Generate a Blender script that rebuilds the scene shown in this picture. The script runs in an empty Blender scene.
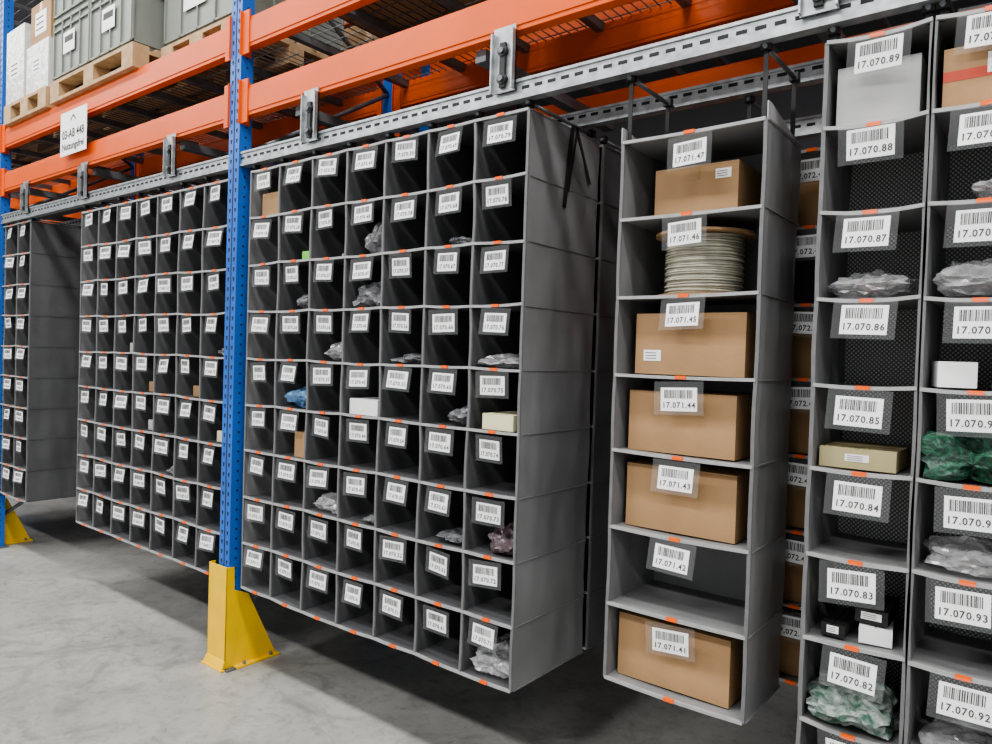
import bpy, math, random, bmesh
from mathutils import Vector, Matrix, noise
random.seed(7)
H=1.647
C=bpy.context.scene.collection
try: bpy.context.scene.view_settings.look='AgX - Medium High Contrast'
except Exception: pass
# ---------------------------------------------------------------- materials
def new_mat(name,col,rough=.6,metal=0,var=0,vscale=8,bump=0,bscale=60,alpha=1,trans=0,spec=.5,col2=None,detail=4,bdist=.01):
    m=bpy.data.materials.new(name); m.use_nodes=True
    nt=m.node_tree; b=nt.nodes['Principled BSDF']
    b.inputs['Roughness'].default_value=rough; b.inputs['Metallic'].default_value=metal
    b.inputs['Base Color'].default_value=(*col,1); b.inputs['Alpha'].default_value=alpha
    b.inputs['Transmission Weight'].default_value=trans
    b.inputs['Specular IOR Level'].default_value=spec
    tc=nt.nodes.new('ShaderNodeTexCoord')
    if var or col2:
        n=nt.nodes.new('ShaderNodeTexNoise'); n.inputs['Scale'].default_value=vscale; n.inputs['Detail'].default_value=detail
        nt.links.new(tc.outputs['Object'],n.inputs['Vector'])
        r=nt.nodes.new('ShaderNodeValToRGB')
        c2=col2 or tuple(min(1,c*(1+var)) for c in col); c1=col if col2 else tuple(c*(1-var) for c in col)
        r.color_ramp.elements[0].color=(*c1,1); r.color_ramp.elements[1].color=(*c2,1)
        r.color_ramp.elements[0].position=.35; r.color_ramp.elements[1].position=.65
        nt.links.new(n.outputs['Fac'],r.inputs['Fac']); nt.links.new(r.outputs['Color'],b.inputs['Base Color'])
    if bump:
        n=nt.nodes.new('ShaderNodeTexNoise'); n.inputs['Scale'].default_value=bscale; n.inputs['Detail'].default_value=3
        nt.links.new(tc.outputs['Object'],n.inputs['Vector'])
        bp=nt.nodes.new('ShaderNodeBump'); bp.inputs['Strength'].default_value=bump; bp.inputs['Distance'].default_value=bdist
        nt.links.new(n.outputs['Fac'],bp.inputs['Height']); nt.links.new(bp.outputs['Normal'],b.inputs['Normal'])
    return m
M={}
M['fab']=new_mat('dark_fabric',(.090,.091,.095),.6,var=.12,vscale=5,bump=.25,bscale=9)
M['side']=new_mat('side_fabric',(.185,.185,.187),.45,var=.12,vscale=3,bump=.45,bscale=4,bdist=.02)
M['lit']=new_mat('lit_fabric',(.20,.20,.20),.55,var=.10,vscale=5,bump=.3,bscale=7)  # cell fabric with the right units' brighter light painted into its colour
M['edge']=new_mat('edge_binding',(.33,.33,.33),.5,var=.1,vscale=20)
M['dedge']=new_mat('divider_edge',(.15,.15,.152),.5,var=.1,vscale=20)
M['orange']=new_mat('orange_steel',(.70,.105,.010),.42,var=.06,vscale=3,spec=.35)
M['blue']=new_mat('blue_steel',(.018,.12,.46),.4,var=.08,vscale=4)
M['yellow']=new_mat('yellow_paint',(.84,.52,.012),.4,var=.06,vscale=9)
M['black']=new_mat('black_plastic',(.012,.012,.012),.5)
M['slot']=new_mat('slot_shadow',(.02,.02,.022),.8)
M['zinc']=new_mat('galvanised_steel',(.40,.42,.43),.42,metal=.7,var=.2,vscale=25)
M['zincd']=new_mat('galvanised_dull',(.18,.19,.20),.5,metal=.5,var=.18,vscale=12)
M['card']=new_mat('cardboard',(.38,.23,.115),.8,var=.08,vscale=6,bump=.1,bscale=40)
M['card2']=new_mat('cardboard_dark',(.31,.185,.09),.8,var=.08,vscale=6)
M['tape']=new_mat('brown_tape',(.34,.21,.10),.25)
M['white']=new_mat('white_paper',(.92,.92,.92),.5)
M['greyb']=new_mat('grey_card',(.42,.42,.41),.7,var=.05)
M['ink']=new_mat('ink',(.015,.015,.015),.6)
M['oclip']=new_mat('orange_clip',(.85,.13,.012),.4)
M['wood']=new_mat('pallet_wood',(.40,.26,.14),.8,col2=(.52,.36,.21),vscale=12)
M['crate']=new_mat('grey_green_crate',(.22,.235,.205),.5,var=.05)
M['film']=new_mat('stretch_film',(.62,.61,.60),.3,col2=(.75,.74,.72),vscale=14,bump=.8,bscale=18)
M['bagg']=new_mat('grey_plastic_bag',(.16,.165,.175),.22,col2=(.32,.32,.33),vscale=30,alpha=.7)
M['bagc']=new_mat('clear_plastic_bag',(.5,.5,.51),.12,col2=(.85,.85,.85),vscale=35,alpha=.42,spec=1)
M['bagb']=new_mat('blue_plastic_bag',(.10,.22,.40),.3)
M['bagv']=new_mat('plum_plastic_bag',(.11,.08,.09),.3)
M['green']=new_mat('green_parts',(.03,.13,.07),.45,col2=(.03,.05,.045),vscale=60,bump=1,bscale=60)
M['pcb']=new_mat('mixed_parts',(.36,.38,.36),.35,col2=(.06,.14,.10),vscale=40,bump=1,bscale=60)
M['cable']=new_mat('cream_cable',(.43,.41,.33),.5,var=.1,vscale=30)
M['lgreen']=new_mat('green_label',(.25,.7,.12),.5)
M['cream']=new_mat('cream_card',(.68,.64,.42),.6)
M['yell2']=new_mat('yellow_card',(.46,.40,.22),.6)
M['red']=new_mat('red_print',(.5,.06,.03),.5)
m=new_mat('clear_pocket',(.75,.77,.78),.08,alpha=.09,spec=1); M['pocket']=m
m=new_mat('mesh_fabric',(.22,.22,.22),.55); nt=m.node_tree; b=nt.nodes['Principled BSDF']
tc=nt.nodes.new('ShaderNodeTexCoord'); sp=nt.nodes.new('ShaderNodeSeparateXYZ'); nt.links.new(tc.outputs['Object'],sp.inputs[0])
def mth(op,a,b_=None):
    n=nt.nodes.new('ShaderNodeMath'); n.operation=op
    for i,q in enumerate((a,b_)):
        if q is None: continue
        if isinstance(q,(int,float)): n.inputs[i].default_value=q
        else: nt.links.new(q,n.inputs[i])
    return n.outputs[0]
sx=mth('SINE',mth('MULTIPLY',sp.outputs['X'],2*math.pi/.013)); sz_=mth('SINE',mth('MULTIPLY',sp.outputs['Z'],2*math.pi/.013))
pr=mth('MULTIPLY',sx,sz_)
r=nt.nodes.new('ShaderNodeValToRGB'); r.color_ramp.elements[0].color=(.14,.14,.14,1); r.color_ramp.elements[1].color=(.62,.62,.61,1); r.color_ramp.elements[0].position=.12; r.color_ramp.elements[1].position=.42
nt.links.new(pr,r.inputs['Fac']); nt.links.new(r.outputs['Color'],b.inputs['Base Color']); M['mesh']=m
# concrete
m=new_mat('concrete',(.4,.4,.4),.5); nt=m.node_tree; b=nt.nodes['Principled BSDF']
tc=nt.nodes.new('ShaderNodeTexCoord')
def nz_(sc,det,ro,dist=0):
    n=nt.nodes.new('ShaderNodeTexNoise'); n.inputs['Scale'].default_value=sc; n.inputs['Detail'].default_value=det; n.inputs['Roughness'].default_value=ro; n.inputs['Distortion'].default_value=dist
    nt.links.new(tc.outputs['Object'],n.inputs['Vector']); return n
def ramp(n,c1,c2,p1,p2):
    r=nt.nodes.new('ShaderNodeValToRGB'); r.color_ramp.elements[0].color=(*c1,1); r.color_ramp.elements[1].color=(*c2,1); r.color_ramp.elements[0].position=p1; r.color_ramp.elements[1].position=p2
    nt.links.new(n.outputs['Fac'],r.inputs['Fac']); return r
def mul(a,b_):
    mx=nt.nodes.new('ShaderNodeMixRGB'); mx.blend_type='MULTIPLY'; mx.inputs['Fac'].default_value=1
    nt.links.new(a.outputs['Color'],mx.inputs['Color1']); nt.links.new(b_.outputs['Color'],mx.inputs['Color2']); return mx
n1=nz_(1.3,10,.68,.4); n2=nz_(18,9,.75); n3=nz_(3.2,7,.66,1.8); n4=nz_(7,5,.6,3.5)
r1=ramp(n1,(.27,.267,.25),(.40,.395,.37),.36,.66); r2=ramp(n2,(.76,.76,.76),(1,1,1),.33,.5); r3=ramp(n3,(.74,.74,.73),(1,1,1),.36,.50); r4=ramp(n4,(.80,.80,.79),(1,1,1),.33,.37)
mm=mul(mul(mul(r1,r2),r3),r4); nt.links.new(mm.outputs['Color'],b.inputs['Base Color'])
rr=nt.nodes.new('ShaderNodeMapRange'); rr.inputs['To Min'].default_value=.28; rr.inputs['To Max'].default_value=.5
nt.links.new(n1.outputs['Fac'],rr.inputs['Value']); nt.links.new(rr.outputs['Result'],b.inputs['Roughness'])
bp=nt.nodes.new('ShaderNodeBump'); bp.inputs['Strength'].default_value=.08; bp.inputs['Distance'].default_value=.005
nt.links.new(n2.outputs['Fac'],bp.inputs['Height']); nt.links.new(bp.outputs['Normal'],b.inputs['Normal']); M['floor']=m
M['ceil']=new_mat('ceiling_dark',(.12,.12,.13),.8,var=.1,vscale=1)
M['wall']=new_mat('wall_paint',(.16,.16,.17),.8,var=.05,vscale=1)

# ---------------------------------------------------------------- mesh builder (z given relative to eye height; H added)
class B:
    def __init__(s): s.v=[];s.f=[];s.m=[];s.k=[];s.sm=[]
    def mi(s,k):
        if k not in s.k: s.k.append(k)
        return s.k.index(k)
    def hexa(s,p,k):
        n=len(s.v); s.v+=[tuple(q) for q in p]; i=s.mi(k)
        for f in ((0,3,2,1),(4,5,6,7),(0,1,5,4),(1,2,6,5),(2,3,7,6),(3,0,4,7)):
            s.f.append(tuple(n+a for a in f)); s.m.append(i); s.sm.append(False)
    def box(s,x0,x1,y0,y1,z0,z1,k,M4=None):
        p=[(x0,y0,z0),(x1,y0,z0),(x1,y1,z0),(x0,y1,z0),(x0,y0,z1),(x1,y0,z1),(x1,y1,z1),(x0,y1,z1)]
        if M4: p=[M4@Vector(q) for q in p]
        s.hexa(p,k)
    def quad(s,p,k,smooth=False):
        n=len(s.v); s.v+=[tuple(q) for q in p]; s.f.append(tuple(range(n,n+len(p)))); s.m.append(s.mi(k)); s.sm.append(smooth)
    def cyl(s,a,b,r,k,n=12,r2=None,smooth=True):
        a=Vector(a);b=Vector(b);d=(b-a).normalized(); u=d.orthogonal().normalized(); w=d.cross(u); r2=r if r2 is None else r2
        base=len(s.v)
        for q,rr in((a,r),(b,r2)):
            for i in range(n):
                t=2*math.pi*i/n; s.v.append(tuple(q+u*math.cos(t)*rr+w*math.sin(t)*rr))
        for i in range(n):
            j=(i+1)%n; s.f.append((base+i,base+j,base+n+j,base+n+i)); s.m.append(s.mi(k)); s.sm.append(smooth)
        s.f.append(tuple(base+i for i in reversed(range(n)))); s.m.append(s.mi(k)); s.sm.append(False)
        s.f.append(tuple(base+n+i for i in range(n))); s.m.append(s.mi(k)); s.sm.append(False)
    def add(s,verts,faces,k,smooth=False):
        n=len(s.v); s.v+=[tuple(q) for q in verts]; i=s.mi(k)
        for f in faces: s.f.append(tuple(n+a for a in f)); s.m.append(i); s.sm.append(smooth)
    def obj(s,name,parent=None,bevel=0,origin=None,dz=H):
        me=bpy.data.meshes.new(name)
        o=bpy.data.objects.new(name,me)
        vs=[(x,y,z+dz) for x,y,z in s.v]
        if parent is not None: off=(0,0,0)
        else:
            xs=[v[0] for v in vs];ys=[v[1] for v in vs];zs=[v[2] for v in vs]
            off=((min(xs)+max(xs))/2,(min(ys)+max(ys))/2,min(zs))
        me.from_pydata([(x-off[0],y-off[1],z-off[2]) for x,y,z in vs],[],s.f)
        for k in s.k: me.materials.append(M[k])
        me.polygons.foreach_set('material_index',s.m); me.polygons.foreach_set('use_smooth',s.sm); me.update()
        o.location=off; C.objects.link(o)
        if parent is not None: o.parent=parent
        if bevel:
            md=o.modifiers.new('bevel','BEVEL'); md.width=bevel; md.segments=2; md.limit_method='ANGLE'
        return o
def empty(name):
    e=bpy.data.objects.new(name,None); C.objects.link(e); return e

# ---------------------------------------------------------------- glyphs
def text_geo(s,res=2,off=0):
    cu=bpy.data.curves.new('t','FONT'); cu.body=s; cu.resolution_u=res; cu.align_x='CENTER'; cu.align_y='CENTER'; cu.offset=off
    o=bpy.data.objects.new('t',cu); C.objects.link(o)
    dg=bpy.context.evaluated_depsgraph_get(); me=bpy.data.meshes.new_from_object(o.evaluated_get(dg))
    vs=[v.co.copy() for v in me.vertices]; fs=[tuple(p.vertices) for p in me.polygons]
    bpy.data.objects.remove(o); bpy.data.curves.remove(cu); bpy.data.meshes.remove(me)
    return vs,fs
G={}
for ch in '0123456789.':
    vs,fs=text_geo(ch,2,.022)
    cx=(max(v.x for v in vs)+min(v.x for v in vs))/2; cy=(max(v.y for v in vs)+min(v.y for v in vs))/2
    G[ch]=([Vector((v.x-cx,v.y-cy,0)) for v in vs],fs)
def put_label(b,cx,y,cz,txt,w=.112,h=.072,rot=0,tilt=0,yaw=0,pocket=True):
    T=Matrix.Translation((cx,y,cz))@Matrix.Rotation(yaw,4,'Z')@Matrix.Rotation(tilt,4,'X')@Matrix.Rotation(rot,4,'Y')
    def q(x0,x1,z0,z1,yy,k): b.quad([T@Vector((x0,yy,z0)),T@Vector((x1,yy,z0)),T@Vector((x1,yy,z1)),T@Vector((x0,yy,z1))],k)
    if pocket:
        q(-w*.68,w*.68,-h*.66,h*.76,-.0035,'pocket')
    b.box(-w/2,w/2,-.001,.001,-h/2,h/2,'white',T)
    rnd=random.Random(sum(ord(c)*(i+3)*7 for i,c in enumerate(txt)))
    x=-w*.40
    while x<w*.36:
        ww=rnd.choice([.0012,.0022,.0032]); q(x,min(x+ww,w*.4),h*.04,h*.40,-.0016,'ink'); x+=ww+rnd.choice([.0011,.0017,.0024])
    adv={'.':.27}; tot=sum(adv.get(c,.58) for c in txt); x=-tot/2; sc=w*.93/tot
    for c in txt:
        a=adv.get(c,.58); vs,fs=G[c]; zz=-h*.24 - (.30*sc if c=='.' else 0)
        b.add([T@Vector(((x+a/2+v.x)*sc,-.0017,v.y*sc*1.08+zz)) for v in vs],fs,'ink'); x+=a
# ---------------------------------------------------------------- hanging fabric shelf
def shelf_unit(name,x0,x1,cols,ztop,rows,h,y0,depth,kin,kside,labels,lab_dx=0,sag=.003,jit=.003,seed=0,kback=None,kdiv=None,lw=.112,lh=.072,strap=True):
    rnd=random.Random(seed); root=empty(name); b=B(); w=(x1-x0)/cols; kdiv=kdiv or kin; kback=kback or kin
    nx=[[x0+i*w+(rnd.uniform(-jit,jit) if 0<i<cols else 0) for i in range(cols+1)] for j in range(rows+1)]
    nz=[[ztop-j*h+(rnd.uniform(-jit,jit) if 0<j else 0) for i in range(cols+1)] for j in range(rows+1)]
    y1=y0+depth; t=.002
    for i in range(cols+1):
        out=i in(0,cols); tt=.0045 if out else .0022
        for j in range(rows):
            xa,xb=nx[j][i],nx[j+1][i]; za,zb=nz[j][i],nz[j+1][i]; n=3
            bow=rnd.uniform(-.003,.003) if out else rnd.uniform(-.005,.005)
            if out:
                nv,nh=8,18
                for sd in(-1,1):
                    vs=[];fs=[]
                    for a in range(nv+1):
                        f=a/nv
                        for c in range(nh+1):
                            g=c/nh; X=xa+(xb-xa)*f+bow*math.sin(math.pi*f)+sd*tt
                            Y=y0+.004+(depth-.004)*g; Z=za+(zb-za)*f
                            amp=.010*min(1,g*5)*(.35+.65*math.sin(math.pi*f))
                            X+=amp*(.8*noise.noise(Vector((seed*9.1+i,Y*6,Z*1.5)))+.9*noise.noise(Vector((seed+i,Y*15,Z*2.2+Y*4)))+.3*noise.noise(Vector((seed+i,Y*34,Z*9))))
                            vs.append((X,Y,Z))
                    for a in range(nv):
                        for c in range(nh):
                            q=(a*(nh+1)+c,a*(nh+1)+c+1,(a+1)*(nh+1)+c+1,(a+1)*(nh+1)+c); fs.append(q if sd<0 else q[::-1])
                    b.add(vs,fs,kside,True)
            for s in range(n):
                f0,f1=s/n,(s+1)/n
                X0=xa+(xb-xa)*f0+bow*math.sin(math.pi*f0); X1=xa+(xb-xa)*f1+bow*math.sin(math.pi*f1)
                Z0=za+(zb-za)*f0; Z1=za+(zb-za)*f1
                if not out: b.hexa([(X1-tt,y0+.004,Z1),(X1+tt,y0+.004,Z1),(X1+tt,y1,Z1),(X1-tt,y1,Z1),(X0-tt,y0+.004,Z0),(X0+tt,y0+.004,Z0),(X0+tt,y1,Z0),(X0-tt,y1,Z0)],kdiv)
                e=.0055
                b.hexa([(X1-e,y0-.002,Z1),(X1+e,y0-.002,Z1),(X1+e,y0+.006,Z1),(X1-e,y0+.006,Z1),(X0-e,y0-.002,Z0),(X0+e,y0-.002,Z0),(X0+e,y0+.006,Z0),(X0-e,y0+.006,Z0)],'dedge')
    for j in range(rows+1):
        for i in range(cols):
            n=4; xa,xb=nx[j][i],nx[j][i+1]; za,zb=nz[j][i],nz[j][i+1]; sg=rnd.uniform(.3,1.4)*sag
            for s in range(n):
                f0,f1=s/n,(s+1)/n; X0=xa+(xb-xa)*f0; X1=xa+(xb-xa)*f1
                Z0=za+(zb-za)*f0-sg*math.sin(math.pi*f0); Z1=za+(zb-za)*f1-sg*math.sin(math.pi*f1)
                b.hexa([(X0,y0+.004,Z0-t),(X1,y0+.004,Z1-t),(X1,y1,Z1-t),(X0,y1,Z0-t),(X0,y0+.004,Z0+t),(X1,y0+.004,Z1+t),(X1,y1,Z1+t),(X0,y1,Z0+t)],kin)
                e=.005
                b.hexa([(X0,y0-.004,Z0-e),(X1,y0-.004,Z1-e),(X1,y0+.005,Z1-e),(X0,y0+.005,Z0-e),(X0,y0-.004,Z0+e),(X1,y0-.004,Z1+e),(X1,y0+.005,Z1+e),(X0,y0+.005,Z0+e)],'edge')
            xc=(xa+xb)/2; zc=(za+zb)/2-sg
            b.box(xc-.017,xc+.017,y0-.008,y0+.002,zc-.004,zc+.0065,'oclip')
    b.box(x0,x1,y1-.003,y1+.003,ztop-rows*h,ztop,kback)
    for j in range(rows+1):
        z=ztop-j*h
        for xs,sg in((x0,-1),(x1,1)):
            b.box(min(xs,xs+sg*.0085),max(xs,xs+sg*.0085),y0+.01,y1-.003,z-.003,z+.001,kside)
    b.obj('fabric_cells',root)
    if labels:
        b=B()
        for j in range(rows):
            for i in range(cols):
                t_=labels(i,j)
                if t_ is None: continue
                xc=(nx[j][i]+nx[j][i+1])/2+lab_dx; zc=nz[j][i]/2+nz[j][i+1]/2-.063
                put_label(b,xc+rnd.uniform(-.008,.008),y0-.012,zc+rnd.uniform(-.005,.005),t_,w=lw,h=lh,rot=rnd.uniform(-.05,.05),tilt=rnd.uniform(-.15,.08),yaw=rnd.uniform(-.15,.15))
        b.obj('barcode_labels',root)
    b=B()
    for i in range(cols+1):
        x=x0+i*w; x=min(max(x,x0+.012),x1-.012)
        for y in (y0+.02,y1-.04):
            if strap: b.box(x-.007,x+.007,y-.0015,y+.0015,ztop-.004,.93,'black')
            b.box(x-.014,x+.014,y-.012,y+.012,.905,.93,'black')
        b.cyl((x,y0+.0,.915),(x,y1,.915),.007,'zincd',8)
    b.obj('hanging_straps',root)
    return root,nx,nz
# ---------------------------------------------------------------- units
D=2.1
def lab_mid(i,j): return '17.070.%d%d'%(i+1,9-j)
mid=shelf_unit('hanging_fabric_shelf',-3.240,-1.532,7,.887,9,.2330,D,.49,'fab','side',lab_mid,seed=3,jit=.005,lw=.104,lh=.07)
root=mid[0]
b=B()
def strap(y0,z0,y1,z1,x=-1.517,w=.024):
    b.hexa([(x-.001,y0,z0),(x+.001,y0,z0),(x+.001,y0+w,z0),(x-.001,y0+w,z0),(x-.001,y1,z1),(x+.001,y1,z1),(x+.001,y1+w,z1),(x-.001,y1+w,z1)],'black')
strap(2.315,.575,2.36,.90); strap(2.50,.70,2.385,.90,w=.018); strap(2.345,.64,2.40,.90,w=.012)
b.obj('webbing_straps',root)
shelf_unit('hanging_fabric_shelf',-3.240,-1.532,7,.887,9,.2330,2.63,.46,'fab','fab',None,seed=4)
shelf_unit('hanging_fabric_shelf',-5.19,-3.425,7,.873,9,.2305,D,.49,'fab','side',lambda i,j:'17.069.%d%d'%(i+1,9-j),seed=5,jit=.005,lw=.11)
shelf_unit('hanging_fabric_shelf',-7.82,-6.07,7,.90,9,.2330,D,.49,'fab','fab',lambda i,j:'17.068.%d%d'%(i+1,9-j),seed=6,jit=.005)
shelf_unit('hanging_fabric_shelf',-5.19,-3.425,7,.873,9,.2305,2.63,.46,'fab','fab',None,seed=7)
shelf_unit('hanging_fabric_shelf',-7.82,-6.07,7,.90,9,.2330,2.63,.46,'fab','fab',None,seed=8)
U=shelf_unit('hanging_fabric_shelf',-1.150,-.695,1,.705,7,.2495,D,.335,'lit','side',lambda i,j:'17.071.4%d'%(7-j),lab_dx=.0,seed=9,sag=.004,kback='lit')
b=B()
for xs in(-.690,-1.155):
    b.hexa([(xs-.002,D,.70),(xs+.002,D,.70),(xs+.002,D+.33,.70),(xs-.002,D+.33,.70),(xs-.002,D-.0,.755),(xs+.002,D-.0,.755),(xs+.002,D+.03,.755),(xs-.002,D+.03,.755)],'edge')
b.obj('side_flaps',U[0])
U2=shelf_unit('hanging_fabric_shelf',-.90,-.44,1,.705,7,.2495,2.49,.335,'lit','side',lambda i,j:'17.072.4%d'%(7-j),seed=10,sag=.004)
A8=shelf_unit('hanging_fabric_shelf',-.538,-.29,1,.880,9,.2316,D,.34,'lit','side',lambda i,j:'17.070.%d'%(89-j),seed=11,sag=.008,jit=.004,kback='mesh',lw=.115,lh=.078)
A9=shelf_unit('hanging_fabric_shelf',-.283,-.045,1,.880,9,.2316,D,.34,'lit','side',lambda i,j:'17.070.%d'%(99-j),seed=12,sag=.008,jit=.004,kback='mesh',lw=.115,lh=.078)
shelf_unit('hanging_fabric_shelf',.11,.60,2,.880,9,.2316,D,.34,'lit','side',lambda i,j:'17.073.%d%d'%(i+1,9-j),seed=13,sag=.006,jit=.004)

# ---------------------------------------------------------------- pallet rack
rack=empty('pallet_rack')
PX=[-10.0,-6.67,-3.362,.035,3.3]
def post(x,y0,y1,face):
    b=B(); w=.047
    b.box(x-w,x+w,y0,y1,-H,3.5,'blue')
    z=-H+.1
    yf=y0 if face<0 else y1
    while z<3.45:
        for dx in(-.024,.024):
            b.hexa([(x+dx-.0035,yf-.001,z-.010),(x+dx+.0035,yf-.001,z-.010),(x+dx+.0035,yf+.001,z-.010),(x+dx-.0035,yf+.001,z-.010),
                        (x+dx-.008,yf-.001,z+.010),(x+dx+.008,yf-.001,z+.010),(x+dx+.008,yf+.001,z+.010),(x+dx-.008,yf+.001,z+.010)],'slot')
        for sx in(-w,w):
            b.cyl((x+sx-.001,(y0+y1)/2,z+.02),(x+sx+.001,(y0+y1)/2,z+.02),.006,'slot',8)
        z+=.05
    b.box(x-.003,x+.003,yf-.0015,yf,-H,3.5,'slot')
    b.box(x-.08,x+.08,y0-.02,y1+.02,-H,-H+.008,'zincd')
    b.obj('upright',rack)
for x in PX:
    post(x,2.075,2.145,-1); post(x,3.12,3.19,1)
    b=B(); z=-H+.25
    s=1
    while z<2.8:
        ya,yb=(2.145,3.12) if s>0 else (3.12,2.145)
        b.cyl((x,ya,z),(x,yb,z+.6),.014,'zincd',6); z+=.6; s=-s
    b.obj('bracing',rack)
def beam(xa,xb,y0,y1,z0,z1,par,name='beam'):
    b=B()
    b.box(xa,xb,y0+.004,y1,z0,z1,'orange')
    b.box(xa,xb,y0,y0+.004,z0+.018,z1-.018,'orange') 
    for xe,s in((xa,1),(xb,-1)):
        x2=xe+s*.055; b.box(min(xe,x2),max(xe,x2),y0-.006,y0+.004,z0-.035,z1+.035,'orange')
        b.box(min(xe,xe-s*.004),max(xe,xe-s*.004),y0-.02,y0+.05,z0-.035,z1+.035,'orange')
    b.obj(name,par,bevel=.003)
levels=[(1.17,1.318),(1.512,1.66),(3.1,3.25)]
for a,c in zip(PX[:-1],PX[1:]):
    for z0,z1 in levels:
        beam(a+.05,c-.05,2.083,2.133,z0,z1,rack)
        beam(a+.05,c-.05,3.13,3.18,z0,z1,rack)
    b=B()
    for zt in (1.66,3.25):
        x=a+.15
        while x<c-.1:
            b.box(x-.02,x+.02,2.133,3.13,zt-.04,zt-.004,'zincd'); x+=.45
        x=a+.07
        while x<c-.05:
            b.box(x-.002,x+.002,2.09,3.16,zt-.004,zt,'zincd'); x+=.05
        y=2.1
        while y<3.16:
            b.box(a+.06,c-.06,y-.002,y+.002,zt-.006,zt-.002,'zincd'); y+=.1
    b.obj('wire_deck',rack)
    b=B(); 
    for k in range(3):
        x=a+.45+k*1.12
        b.box(x-.025,x+.025,2.133,3.13,1.12,1.165,'zincd')
    b.obj('cross_members',rack)
def rail(y,name,z0=.922,z1=.992):
    b=B()
    b.box(-10,3.2,y-.018,y+.018,z0,z1,'zinc')
    b.box(-10,3.2,y-.024,y+.02,z1-.008,z1+.002,'zinc')
    b.box(-10,3.2,y-.024,y-.018,z0,z0+.012,'zinc')
    x=-9.9
    while x<3.1:
        b.box(x-.016,x+.016,y-.0195,y-.0175,z0+.034,z0+.045,'slot'); x+=.055
    b.obj(name,rack)
rail(2.105,'front_rail'); rail(2.49,'middle_rail',.925,.985); rail(3.05,'rear_rail')
for x in (-9.3,-8.2,-7.15,-6.1,-5.11,-3.99,-2.74,-1.63,-.555,.6,1.7):
    b=B()
    b.box(x-.05,x+.05,2.072,2.078,.955,1.19,'zinc')
    b.box(x-.05,x-.044,2.054,2.078,.96,1.17,'zinc'); b.box(x+.044,x+.05,2.054,2.078,.96,1.17,'zinc')
    for dz in(1.0,1.10):
        b.cyl((x,2.072,dz),(x,2.056,dz),.02,'black',10); b.cyl((x,2.056,dz),(x,2.048,dz),.011,'zincd',6)
    b.box(x-.012,x+.012,2.060,2.072,.97,1.13,'black')
    b.obj('rail_bracket',rack)

rack2=empty('pallet_rack')
for x in PX:
    for y in (3.45,4.5):
        b=B(); b.box(x-.047,x+.047,y,y+.07,-H,3.5,'blue'); b.obj('upright',rack2)
for a,c in zip(PX[:-1],PX[1:]):
    for z0,z1 in ((.1,.25),(1.75,1.90),(3.1,3.25)):
        beam(a+.05,c-.05,3.46,3.51,z0,z1,rack2); beam(a+.05,c-.05,4.51,4.56,z0,z1,rack2)
    b=B()
    for zt in(.25,1.90,3.25):
        x=a+.12
        while x<c-.1: b.box(x-.02,x+.02,3.51,4.51,zt-.035,zt,'zincd'); x+=.3
    b.obj('deck_bars',rack2)

# column guards
def guard(x):
    b=B(); y=2.06; w=.084; z0=-H+.008; zt=-H+.53
    b.box(x-w-.015,x+w+.01,y-.025,y+.01,-H,z0,'yellow')
    b.box(x-w,x+w,y,y+.006,z0,zt,'yellow')
    b.hexa([(x-w-.008,y-.018,z0),(x+w,y-.018,z0),(x+w,y+.004,z0),(x-w-.008,y+.004,z0),(x-w,y-.002,z0+.04),(x+w,y-.002,z0+.04),(x+w,y+.004,z0+.04),(x-w,y+.004,z0+.04)],'yellow')
    b.box(x-w,x-w+.006,y,y+.036,z0,zt,'yellow')
    xr=x+w
    b.hexa([(xr-.006,y,z0),(xr,y,z0),(xr,y+.06,z0),(xr-.006,y+.06,z0),(xr-.006,y,zt),(xr,y,zt),(xr,y+.045,zt-.005),(xr-.006,y+.045,zt-.005)],'yellow')
    b.hexa([(xr-.006,y+.04,z0),(xr,y+.04,z0),(xr+.010,y+.30,z0),(xr+.004,y+.30,z0),(xr-.006,y+.04,zt-.12),(xr,y+.04,zt-.12),(xr,y+.13,zt-.16),(xr-.006,y+.13,zt-.16)],'yellow')
    b.box(xr-.01,xr+.032,y+.05,y+.31,-H,z0+.004,'yellow')
    for yy in(y+.10,y+.26): b.cyl((xr+.02,yy,z0),(xr+.02,yy,z0+.02),.009,'zincd',6)
    b.obj('column_guard',bevel=.002)
for x in (-6.80,-3.395,.06): guard(x)

# ---------------------------------------------------------------- goods
def cbox(x0,x1,y0,y1,z0,z1,name='cardboard_box',k='card',tape='tape',label=None,yaw=0,band=None):
    cx,cy=(x0+x1)/2,(y0+y1)/2; b=B(); T=Matrix.Translation((cx,cy,z0+.001))@Matrix.Rotation(yaw,4,'Z'); w,d,h=(x1-x0)/2,(y1-y0)/2,z1-z0
    b.box(-w,w,-d,d,0,h-.003,k,T)
    b.box(-w,-.001,-d,d,h-.003,h,k,T); b.box(.001,w,-d,d,h-.003,h,k,T)
    if tape:
        b.box(-w-.0006,w+.0006,-.022,.022,h,h+.0008,tape,T)
        b.box(-w*.12,w*.12,-d-.0008,-d,h*.72,h,tape,T)
        b.box(-w*.99,w*.99,-d-.0004,-d,h*.965,h*.97,'card2',T)
    if band: b.box(-w,w,-d-.0008,-d,h*.45,h*.62,band,T)
    if label:
        lx,lz,lw,lh=label; b.box(lx-lw/2,lx+lw/2,-d-.0014,-d-.0006,lz-lh/2,lz+lh/2,'white',T)
        for q in range(3): b.box(lx-lw*.4,lx+lw*.25,-d-.0018,-d-.0014,lz-lh*.3+q*lh*.25,lz-lh*.3+q*lh*.25+lh*.07,'ink',T)
    return b.obj(name,bevel=.002)
def uz(r): return .705-r*.2495+.003
cbox(-1.075,-.80,2.19,2.40,uz(1),uz(1)+.165,k='card',label=(.09,.13,.05,.03))
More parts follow.
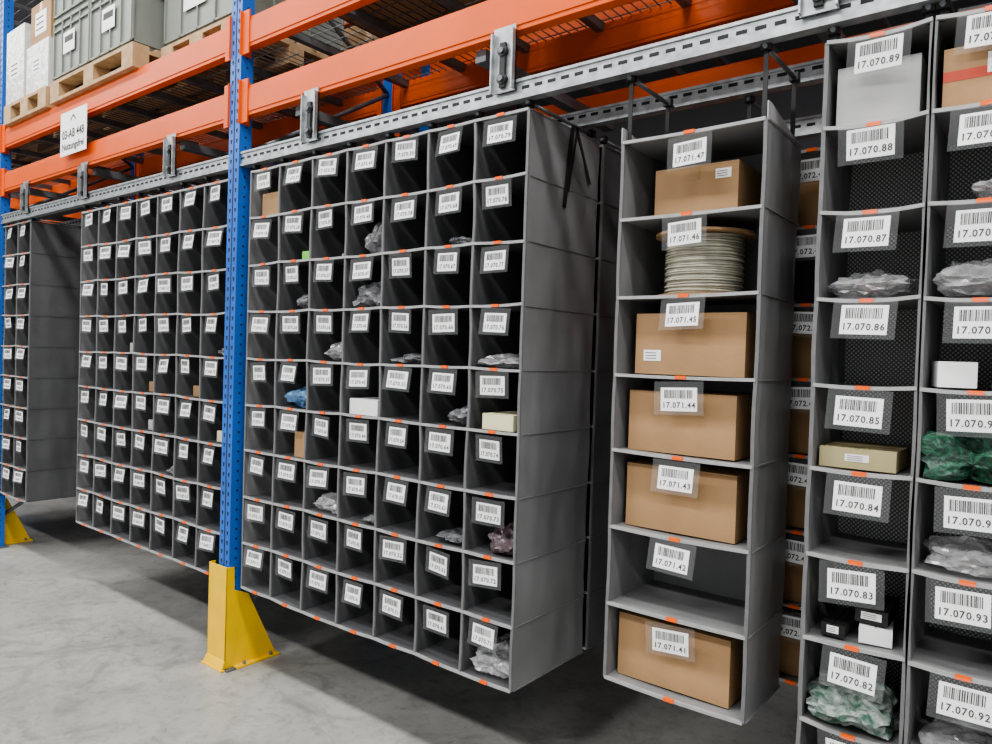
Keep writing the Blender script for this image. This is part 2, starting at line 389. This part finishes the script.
cbox(-1.105,-.745,2.15,2.40,uz(3),uz(3)+.195,label=(-.12,.06,.06,.035))
cbox(-1.12,-.765,2.15,2.41,uz(4),uz(4)+.195)
cbox(-1.12,-.755,2.15,2.41,uz(5),uz(5)+.205)
cbox(-1.13,-.755,2.15,2.41,uz(7),uz(7)+.205)
for r in range(1,8): 
    if r!=2: cbox(-.85,-.49,2.53,2.78,uz(r),uz(r)+random.uniform(.15,.2),k='card2')
# cable spool
b=B(); cx,cy,z=-.93,2.268,uz(2)+.002
def disc(z0,z1,r,k,n=48): b.cyl((cx,cy,z0),(cx,cy,z1),r,k,n,smooth=False)
disc(z,z+.006,.150,'card2'); disc(z+.196,z+.204,.157,'card'); disc(z+.006,z+.196,.055,'card')
rt=.0030
for l in range(31):
    zz=z+.010+l*.0060; R=.119+.003*math.sin(l*1.9)+random.uniform(-.0012,.0012); n1,n2=44,6; vs=[];fs=[]
    tx,ty=random.uniform(-.03,.03),random.uniform(-.03,.03)
    for i in range(n1):
        a=2*math.pi*i/n1
        for j in range(n2):
            t=2*math.pi*j/n2; rr=R+rt*math.cos(t); vs.append((cx+rr*math.cos(a),cy+rr*math.sin(a),zz+rt*1.1*math.sin(t)+(tx*math.cos(a)+ty*math.sin(a))*.1))
            fs.append((i*n2+j,((i+1)%n1)*n2+j,((i+1)%n1)*n2+(j+1)%n2,i*n2+(j+1)%n2))
    b.add(vs,fs,'cable',True)
disc(z+.006,z+.194,.116,'cable')
b.obj('cable_spool')

def bag(cx,cy,z,sx,sy,sz,k,seed=0,name='plastic_bag',rough=.3):
    bm=bmesh.new(); bmesh.ops.create_icosphere(bm,subdivisions=4,radius=1)
    for v in bm.verts:
        p=v.co.copy(); o_=Vector((seed*3.1,seed*1.7,seed*.7))
        rid=lambda q:1-2*abs(noise.noise(q))
        d=.85+rough*.9*noise.noise(p*1.5+o_)+rough*.35*rid(p*2.6+o_)+rough*.22*rid(p*6+o_)
        r2=max(abs(p.x),abs(p.y),1e-4); sq=math.hypot(p.x,p.y)/r2
        s=Vector((p.x*(1+.25*(sq-1)*3),p.y*(1+.25*(sq-1)*3),p.z*(.55+.45*rid(p*2+o_*1.3))))*d
        v.co=Vector((s.x*sx,s.y*sy,max(s.z,-.55)*sz))
    lo=min(v.co.z for v in bm.verts)
    me=bpy.data.meshes.new(name); bm.to_mesh(me); bm.free(); me.materials.append(M[k])
    for p in me.polygons: p.use_smooth=False
    o=bpy.data.objects.new(name,me); o.location=(cx,cy,z+H-lo+.001); C.objects.link(o); return o
def mx(c): return -3.24+(c-.5)*.244
def mz(r): return .887-r*.233+.004
cbox(mx(1)-.08,mx(1)+.07,2.14,2.4,mz(1),mz(1)+.12)
cbox(mx(2)-.02,mx(2)+.08,2.16,2.4,mz(2),mz(2)+.05,name='small_carton',k='lgreen',tape=None)
cbox(mx(3)-.02,mx(3)+.04,2.2,2.35,mz(2),mz(2)+.03,name='small_carton',k='greyb',tape=None)
cbox(mx(4)-.1,mx(4)+.08,2.13,2.4,mz(5),mz(5)+.07,name='white_carton',k='white',tape=None)
cbox(mx(7)-.06,mx(7)+.085,2.115,2.35,mz(5),mz(5)+.06,name='white_carton',k='cream',tape=None)
cbox(mx(2)-.0,mx(2)+.10,2.13,2.4,mz(6),mz(6)+.12,k='card')
S=1
for c,r,dx,sx,sy,sz,k in [(4,2,.03,.06,.12,.12,'bagg'),(6,2,.03,.09,.14,.035,'bagg'),(4,3,.0,.09,.14,.09,'bagg'),(2,3,.03,.06,.14,.07,'bagg'),(3,4,.03,.07,.13,.07,'bagc'),
    (2,5,.02,.09,.14,.09,'bagb'),(5,4,0,.10,.14,.03,'bagg'),(7,4,.0,.115,.18,.04,'bagc'),(6,5,.05,.06,.14,.06,'bagg'),
    (4,7,.05,.06,.14,.03,'bagg'),(7,7,.03,.09,.15,.08,'bagv'),(3,7,.0,.09,.12,.06,'bagc'),(7,9,-.0,.115,.17,.075,'bagc'),(6,7,.02,.08,.14,.03,'bagg')]:
    bag(mx(c)+dx,2.12+sy,mz(r),sx,sy,sz,k,S,name='plastic_bag' if k!='green' else 'green_parts_bag'); S+=1
lx=lambda c:-5.19+(c-.5)*.252
lz=lambda r:.873-r*.2305+.004
for c,r,k in [(3,4,'greyb'),(7,4,'bagg'),(4,5,'card2'),(4,6,'greyb'),(6,5,'card2'),(7,6,'cream'),(5,7,'bagg')]:
    if k.startswith('bag'): bag(lx(c)+.03,2.25,lz(r),.07,.12,.04,k,S); S+=1
    else: cbox(lx(c)-.03,lx(c)+.07,2.15,2.4,lz(r),lz(r)+.06,name='small_carton',k=k,tape=None)
az=lambda r:.880-r*.2316+.004
cbox(-.515,-.315,2.13,2.38,az(1),az(1)+.16,name='white_carton',k='greyb',tape=None)
cbox(-.525,-.515+.18,2.14,2.36,az(5),az(5)+.055,name='small_carton',k='yell2',tape=None,label=(.0,.03,.06,.02))
bag(-.42,2.25,az(3),.115,.15,.055,'bagc',40)
cbox(-.50,-.44,2.13,2.3,az(7),az(7)+.035,name='black_device_box',k='black',tape=None,label=(-.0,.02,.03,.02))
cbox(-.42,-.34,2.14,2.32,az(7),az(7)+.045,name='white_carton',k='white',tape=None,yaw=.15)
cbox(-.42,-.34,2.15,2.32,az(7)+.052,az(7)+.09,name='black_device_box',k='black',tape=None,label=(-.0,.02,.05,.02))
bag(-.415,2.22,az(8),.11,.12,.075,'pcb',42,name='circuit_board_bag',rough=.5)
bx=-.164
cbox(-.265,-.06,2.12,2.4,az(1),az(1)+.15,k='card',label=(.03,.10,.08,.05),band='red')
bag(bx,2.25,az(3),.11,.14,.07,'bagc',45); bag(bx+.04,2.24,az(2),.07,.12,.05,'bagc',44)
cbox(-.265,-.18,2.12,2.25,az(4),az(4)+.065,name='white_carton',k='white',tape=None,yaw=.25)
cbox(-.14,-.07,2.2,2.35,az(4),az(4)+.09,name='white_carton',k='greyb',tape=None,label=(0,.05,.04,.04))
bag(bx,2.22,az(5),.11,.11,.085,'green',46,name='green_parts_bag',rough=.6)
bag(bx,2.24,az(6),.11,.12,.05,'bagc',47); bag(bx,2.24,az(8),.09,.12,.03,'bagc',48)

# ---------------------------------------------------------------- upper level
def pallet(x0,y0,z,w=1.2,d=.8):
    b=B()
    for yy in(0,d/2-.05,d-.1): b.box(x0,x0+w,y0+yy,y0+yy+.1,z,z+.022,'wood')
    for yy in(0,d/2-.05,d-.1):
        for xx in(0,w/2-.07,w-.14): b.box(x0+xx,x0+xx+.14,y0+yy,y0+yy+.1,z+.022,z+.1,'wood')
    for xx in(0,w/2-.07,w-.14): b.box(x0+xx,x0+xx+.14,y0,y0+d,z+.1,z+.122,'wood')
    n=6
    for i in range(n):
        yy=i*(d-.1)/(n-1); b.box(x0,x0+w,y0+yy,y0+yy+.1,z+.122,z+.144,'wood')
    return b.obj('wooden_pallet')
def crate(x0,y0,z,w=.6,d=.4,h=.32):
    b=B(); t=.012
    b.box(x0,x0+w,y0,y0+d,z,z+t,'crate')
    for a in((x0,x0+w,y0,y0+t),(x0,x0+w,y0+d-t,y0+d),(x0,x0+t,y0+t,y0+d-t),(x0+w-t,x0+w,y0+t,y0+d-t)): b.box(*a,z+t,z+h,'crate')
    o=.012
    for zz,hh in((z+h-.02,.02),(z+h-.075,.012),(z+.02,.012)):
        b.box(x0-o,x0+w+o,y0-o,y0,zz,zz+hh,'crate'); b.box(x0-o,x0+w+o,y0+d,y0+d+o,zz,zz+hh,'crate')
        b.box(x0-o,x0,y0,y0+d,zz,zz+hh,'crate'); b.box(x0+w,x0+w+o,y0,y0+d,zz,zz+hh,'crate')
    for i in range(5):
        xx=x0+(i+.0)*w/4-.005; b.box(xx,xx+.01,y0-o,y0,z+.02,z+h,'crate')
    for i in range(4):
        yy=y0+i*d/3-.005; b.box(x0+w,x0+w+o,yy,yy+.01,z+.02,z+h,'crate')
    b.box(x0+w*.3,x0+w*.62,y0-o-.001,y0-o,z+h*.38,z+h*.72,'white')
    b.box(x0+w*.34,x0+w*.58,y0-o-.002,y0-o-.001,z+h*.55,z+h*.65,'ink')
    return b.obj('plastic_crate')
zd=1.661
pallet(-5.62,2.05,zd)
for l in range(2):
    for xx in (-5.60,-5.02): crate(xx,2.07,zd+.146+l*.42,w=.55,d=.76,h=.41)
pallet(-4.38,2.20,zd,w=.8,d=.8)
for l in range(2): crate(-4.36,2.22,zd+.146+l*.42,w=.74,d=.74,h=.41)
pallet(-7.9,2.20,zd,w=1.16)
pallet(-6.50,2.05,zd,w=.80)
cbox(-7.8,-7.3,2.22,2.9,zd+.145,zd+.65,name='wrapped_parcel',k='film',tape=None)
cbox(-7.25,-6.77,2.22,2.9,zd+.145,zd+.5,name='wrapped_parcel',k='film',tape=None)
cbox(-6.49,-6.14,2.06,2.6,zd+.145,zd+.70,name='wrapped_parcel',k='film',tape=None,label=(0,.25,.2,.14))
cbox(-6.12,-5.72,2.07,2.6,zd+.145,zd+.50,name='wrapped_parcel',k='film',tape=None,label=(0,.2,.16,.12))
cbox(-6.10,-5.74,2.09,2.6,zd+.505,zd+.80,name='cardboard_box',k='card',label=(0,.15,.2,.16))
for x0,x1,h,k in((-2.9,-2.3,.35,'card2'),(-2.2,-1.6,.45,'card'),(-1.3,-.7,.3,'card2'),(-.5,-.1,.5,'card')):
    cbox(x0,x1,2.3,2.9,zd,zd+h,k=k)
for i in range(14):
    x=-9.5+i*.85; 
    for zb in(.25,1.90):
        cbox(x,x+.6,3.6,4.3,zb,zb+random.uniform(.4,.75),k=random.choice(['card','card2','greyb']))
b=B(); b.box(-5.42,-5.02,2.045,2.049,1.26,1.55,'white')
def sign_text(s,cx,cz,sz,yy=2.0435):
    vs,fs=text_geo(s,3,.015); b.add([(cx+v.x*sz,yy,cz+v.y*sz) for v in vs],fs,'ink')
sign_text('03-AB 448',-5.22,1.395,.078); sign_text('Nutzungsfrei',-5.22,1.315,.065)
b.quad([(-5.26,2.0435,1.49),(-5.22,2.0435,1.52),(-5.18,2.0435,1.49),(-5.18,2.0435,1.478),(-5.22,2.0435,1.508),(-5.26,2.0435,1.478)],'ink')
b.obj('aisle_sign')
b=B()
for x,z in ((-.50,1.03),):
    b.box(x-.05,x+.05,2.040,2.042,z-.03,z+.03,'white')
    vs,fs=text_geo('8/88',2); b.add([(x+v.x*.04,2.0395,z+v.y*.04) for v in vs],fs,'ink')
b.obj('rail_tags',rack)

# ---------------------------------------------------------------- building
b=B(); b.box(-25,12,-8,14,-H-.1,-H,'floor'); f=b.obj('floor')
b=B(); b.box(-25,12,-8,14,5.2,5.3,'ceil'); b.obj('ceiling')
b=B(); b.box(-25,12,14,14.2,-H,5.2,'wall'); b.obj('wall_back')
b=B(); b.box(-25.2,-25,-8,14,-H,5.2,'wall'); b.obj('wall_left')

e_all=B()
def strip(x,y,power,length=3.2,w=.6,z=5.08):
    e_all.box(x-length/2,x+length/2,y-w/2,y+w/2,z+.02,z+.12,'white')
    l=bpy.data.lights.new('strip_lamp','AREA'); l.shape='RECTANGLE'; l.size=length; l.size_y=w; l.energy=power; l.color=(1,.995,.985)
    o=bpy.data.objects.new('strip_lamp',l); o.location=(x,y,z+H); C.objects.link(o)
for x in (-14,-10,-6,-2,2,6): strip(x,.0,200)
for x in (-14,-8,-2,4): strip(x,-4,330)
for x in (-10,-3,4): strip(x,5.6,30)
e_all.obj('strip_light_fittings')

w=bpy.data.worlds.new('w'); bpy.context.scene.world=w; w.use_nodes=True
w.node_tree.nodes['Background'].inputs[0].default_value=(.95,.98,1,1); w.node_tree.nodes['Background'].inputs[1].default_value=.78

# ---------------------------------------------------------------- camera
yaw,pit,roll,fpx=.6641,.0210,.0315,724.2
F=Vector((-math.sin(yaw)*math.cos(pit),math.cos(yaw)*math.cos(pit),-math.sin(pit)))
R=Vector((math.cos(yaw),math.sin(yaw),0)); Up=R.cross(F)
R2=R*math.cos(roll)+Up*math.sin(roll); U2=-R*math.sin(roll)+Up*math.cos(roll)
cd=bpy.data.cameras.new('camera'); cd.sensor_width=36; cd.lens=fpx/992*36; cd.clip_start=.05
co=bpy.data.objects.new('camera',cd); C.objects.link(co)
m=Matrix((R2,U2,-F)).transposed().to_4x4(); m.translation=Vector((0,0,H)); co.matrix_world=m
bpy.context.scene.camera=co
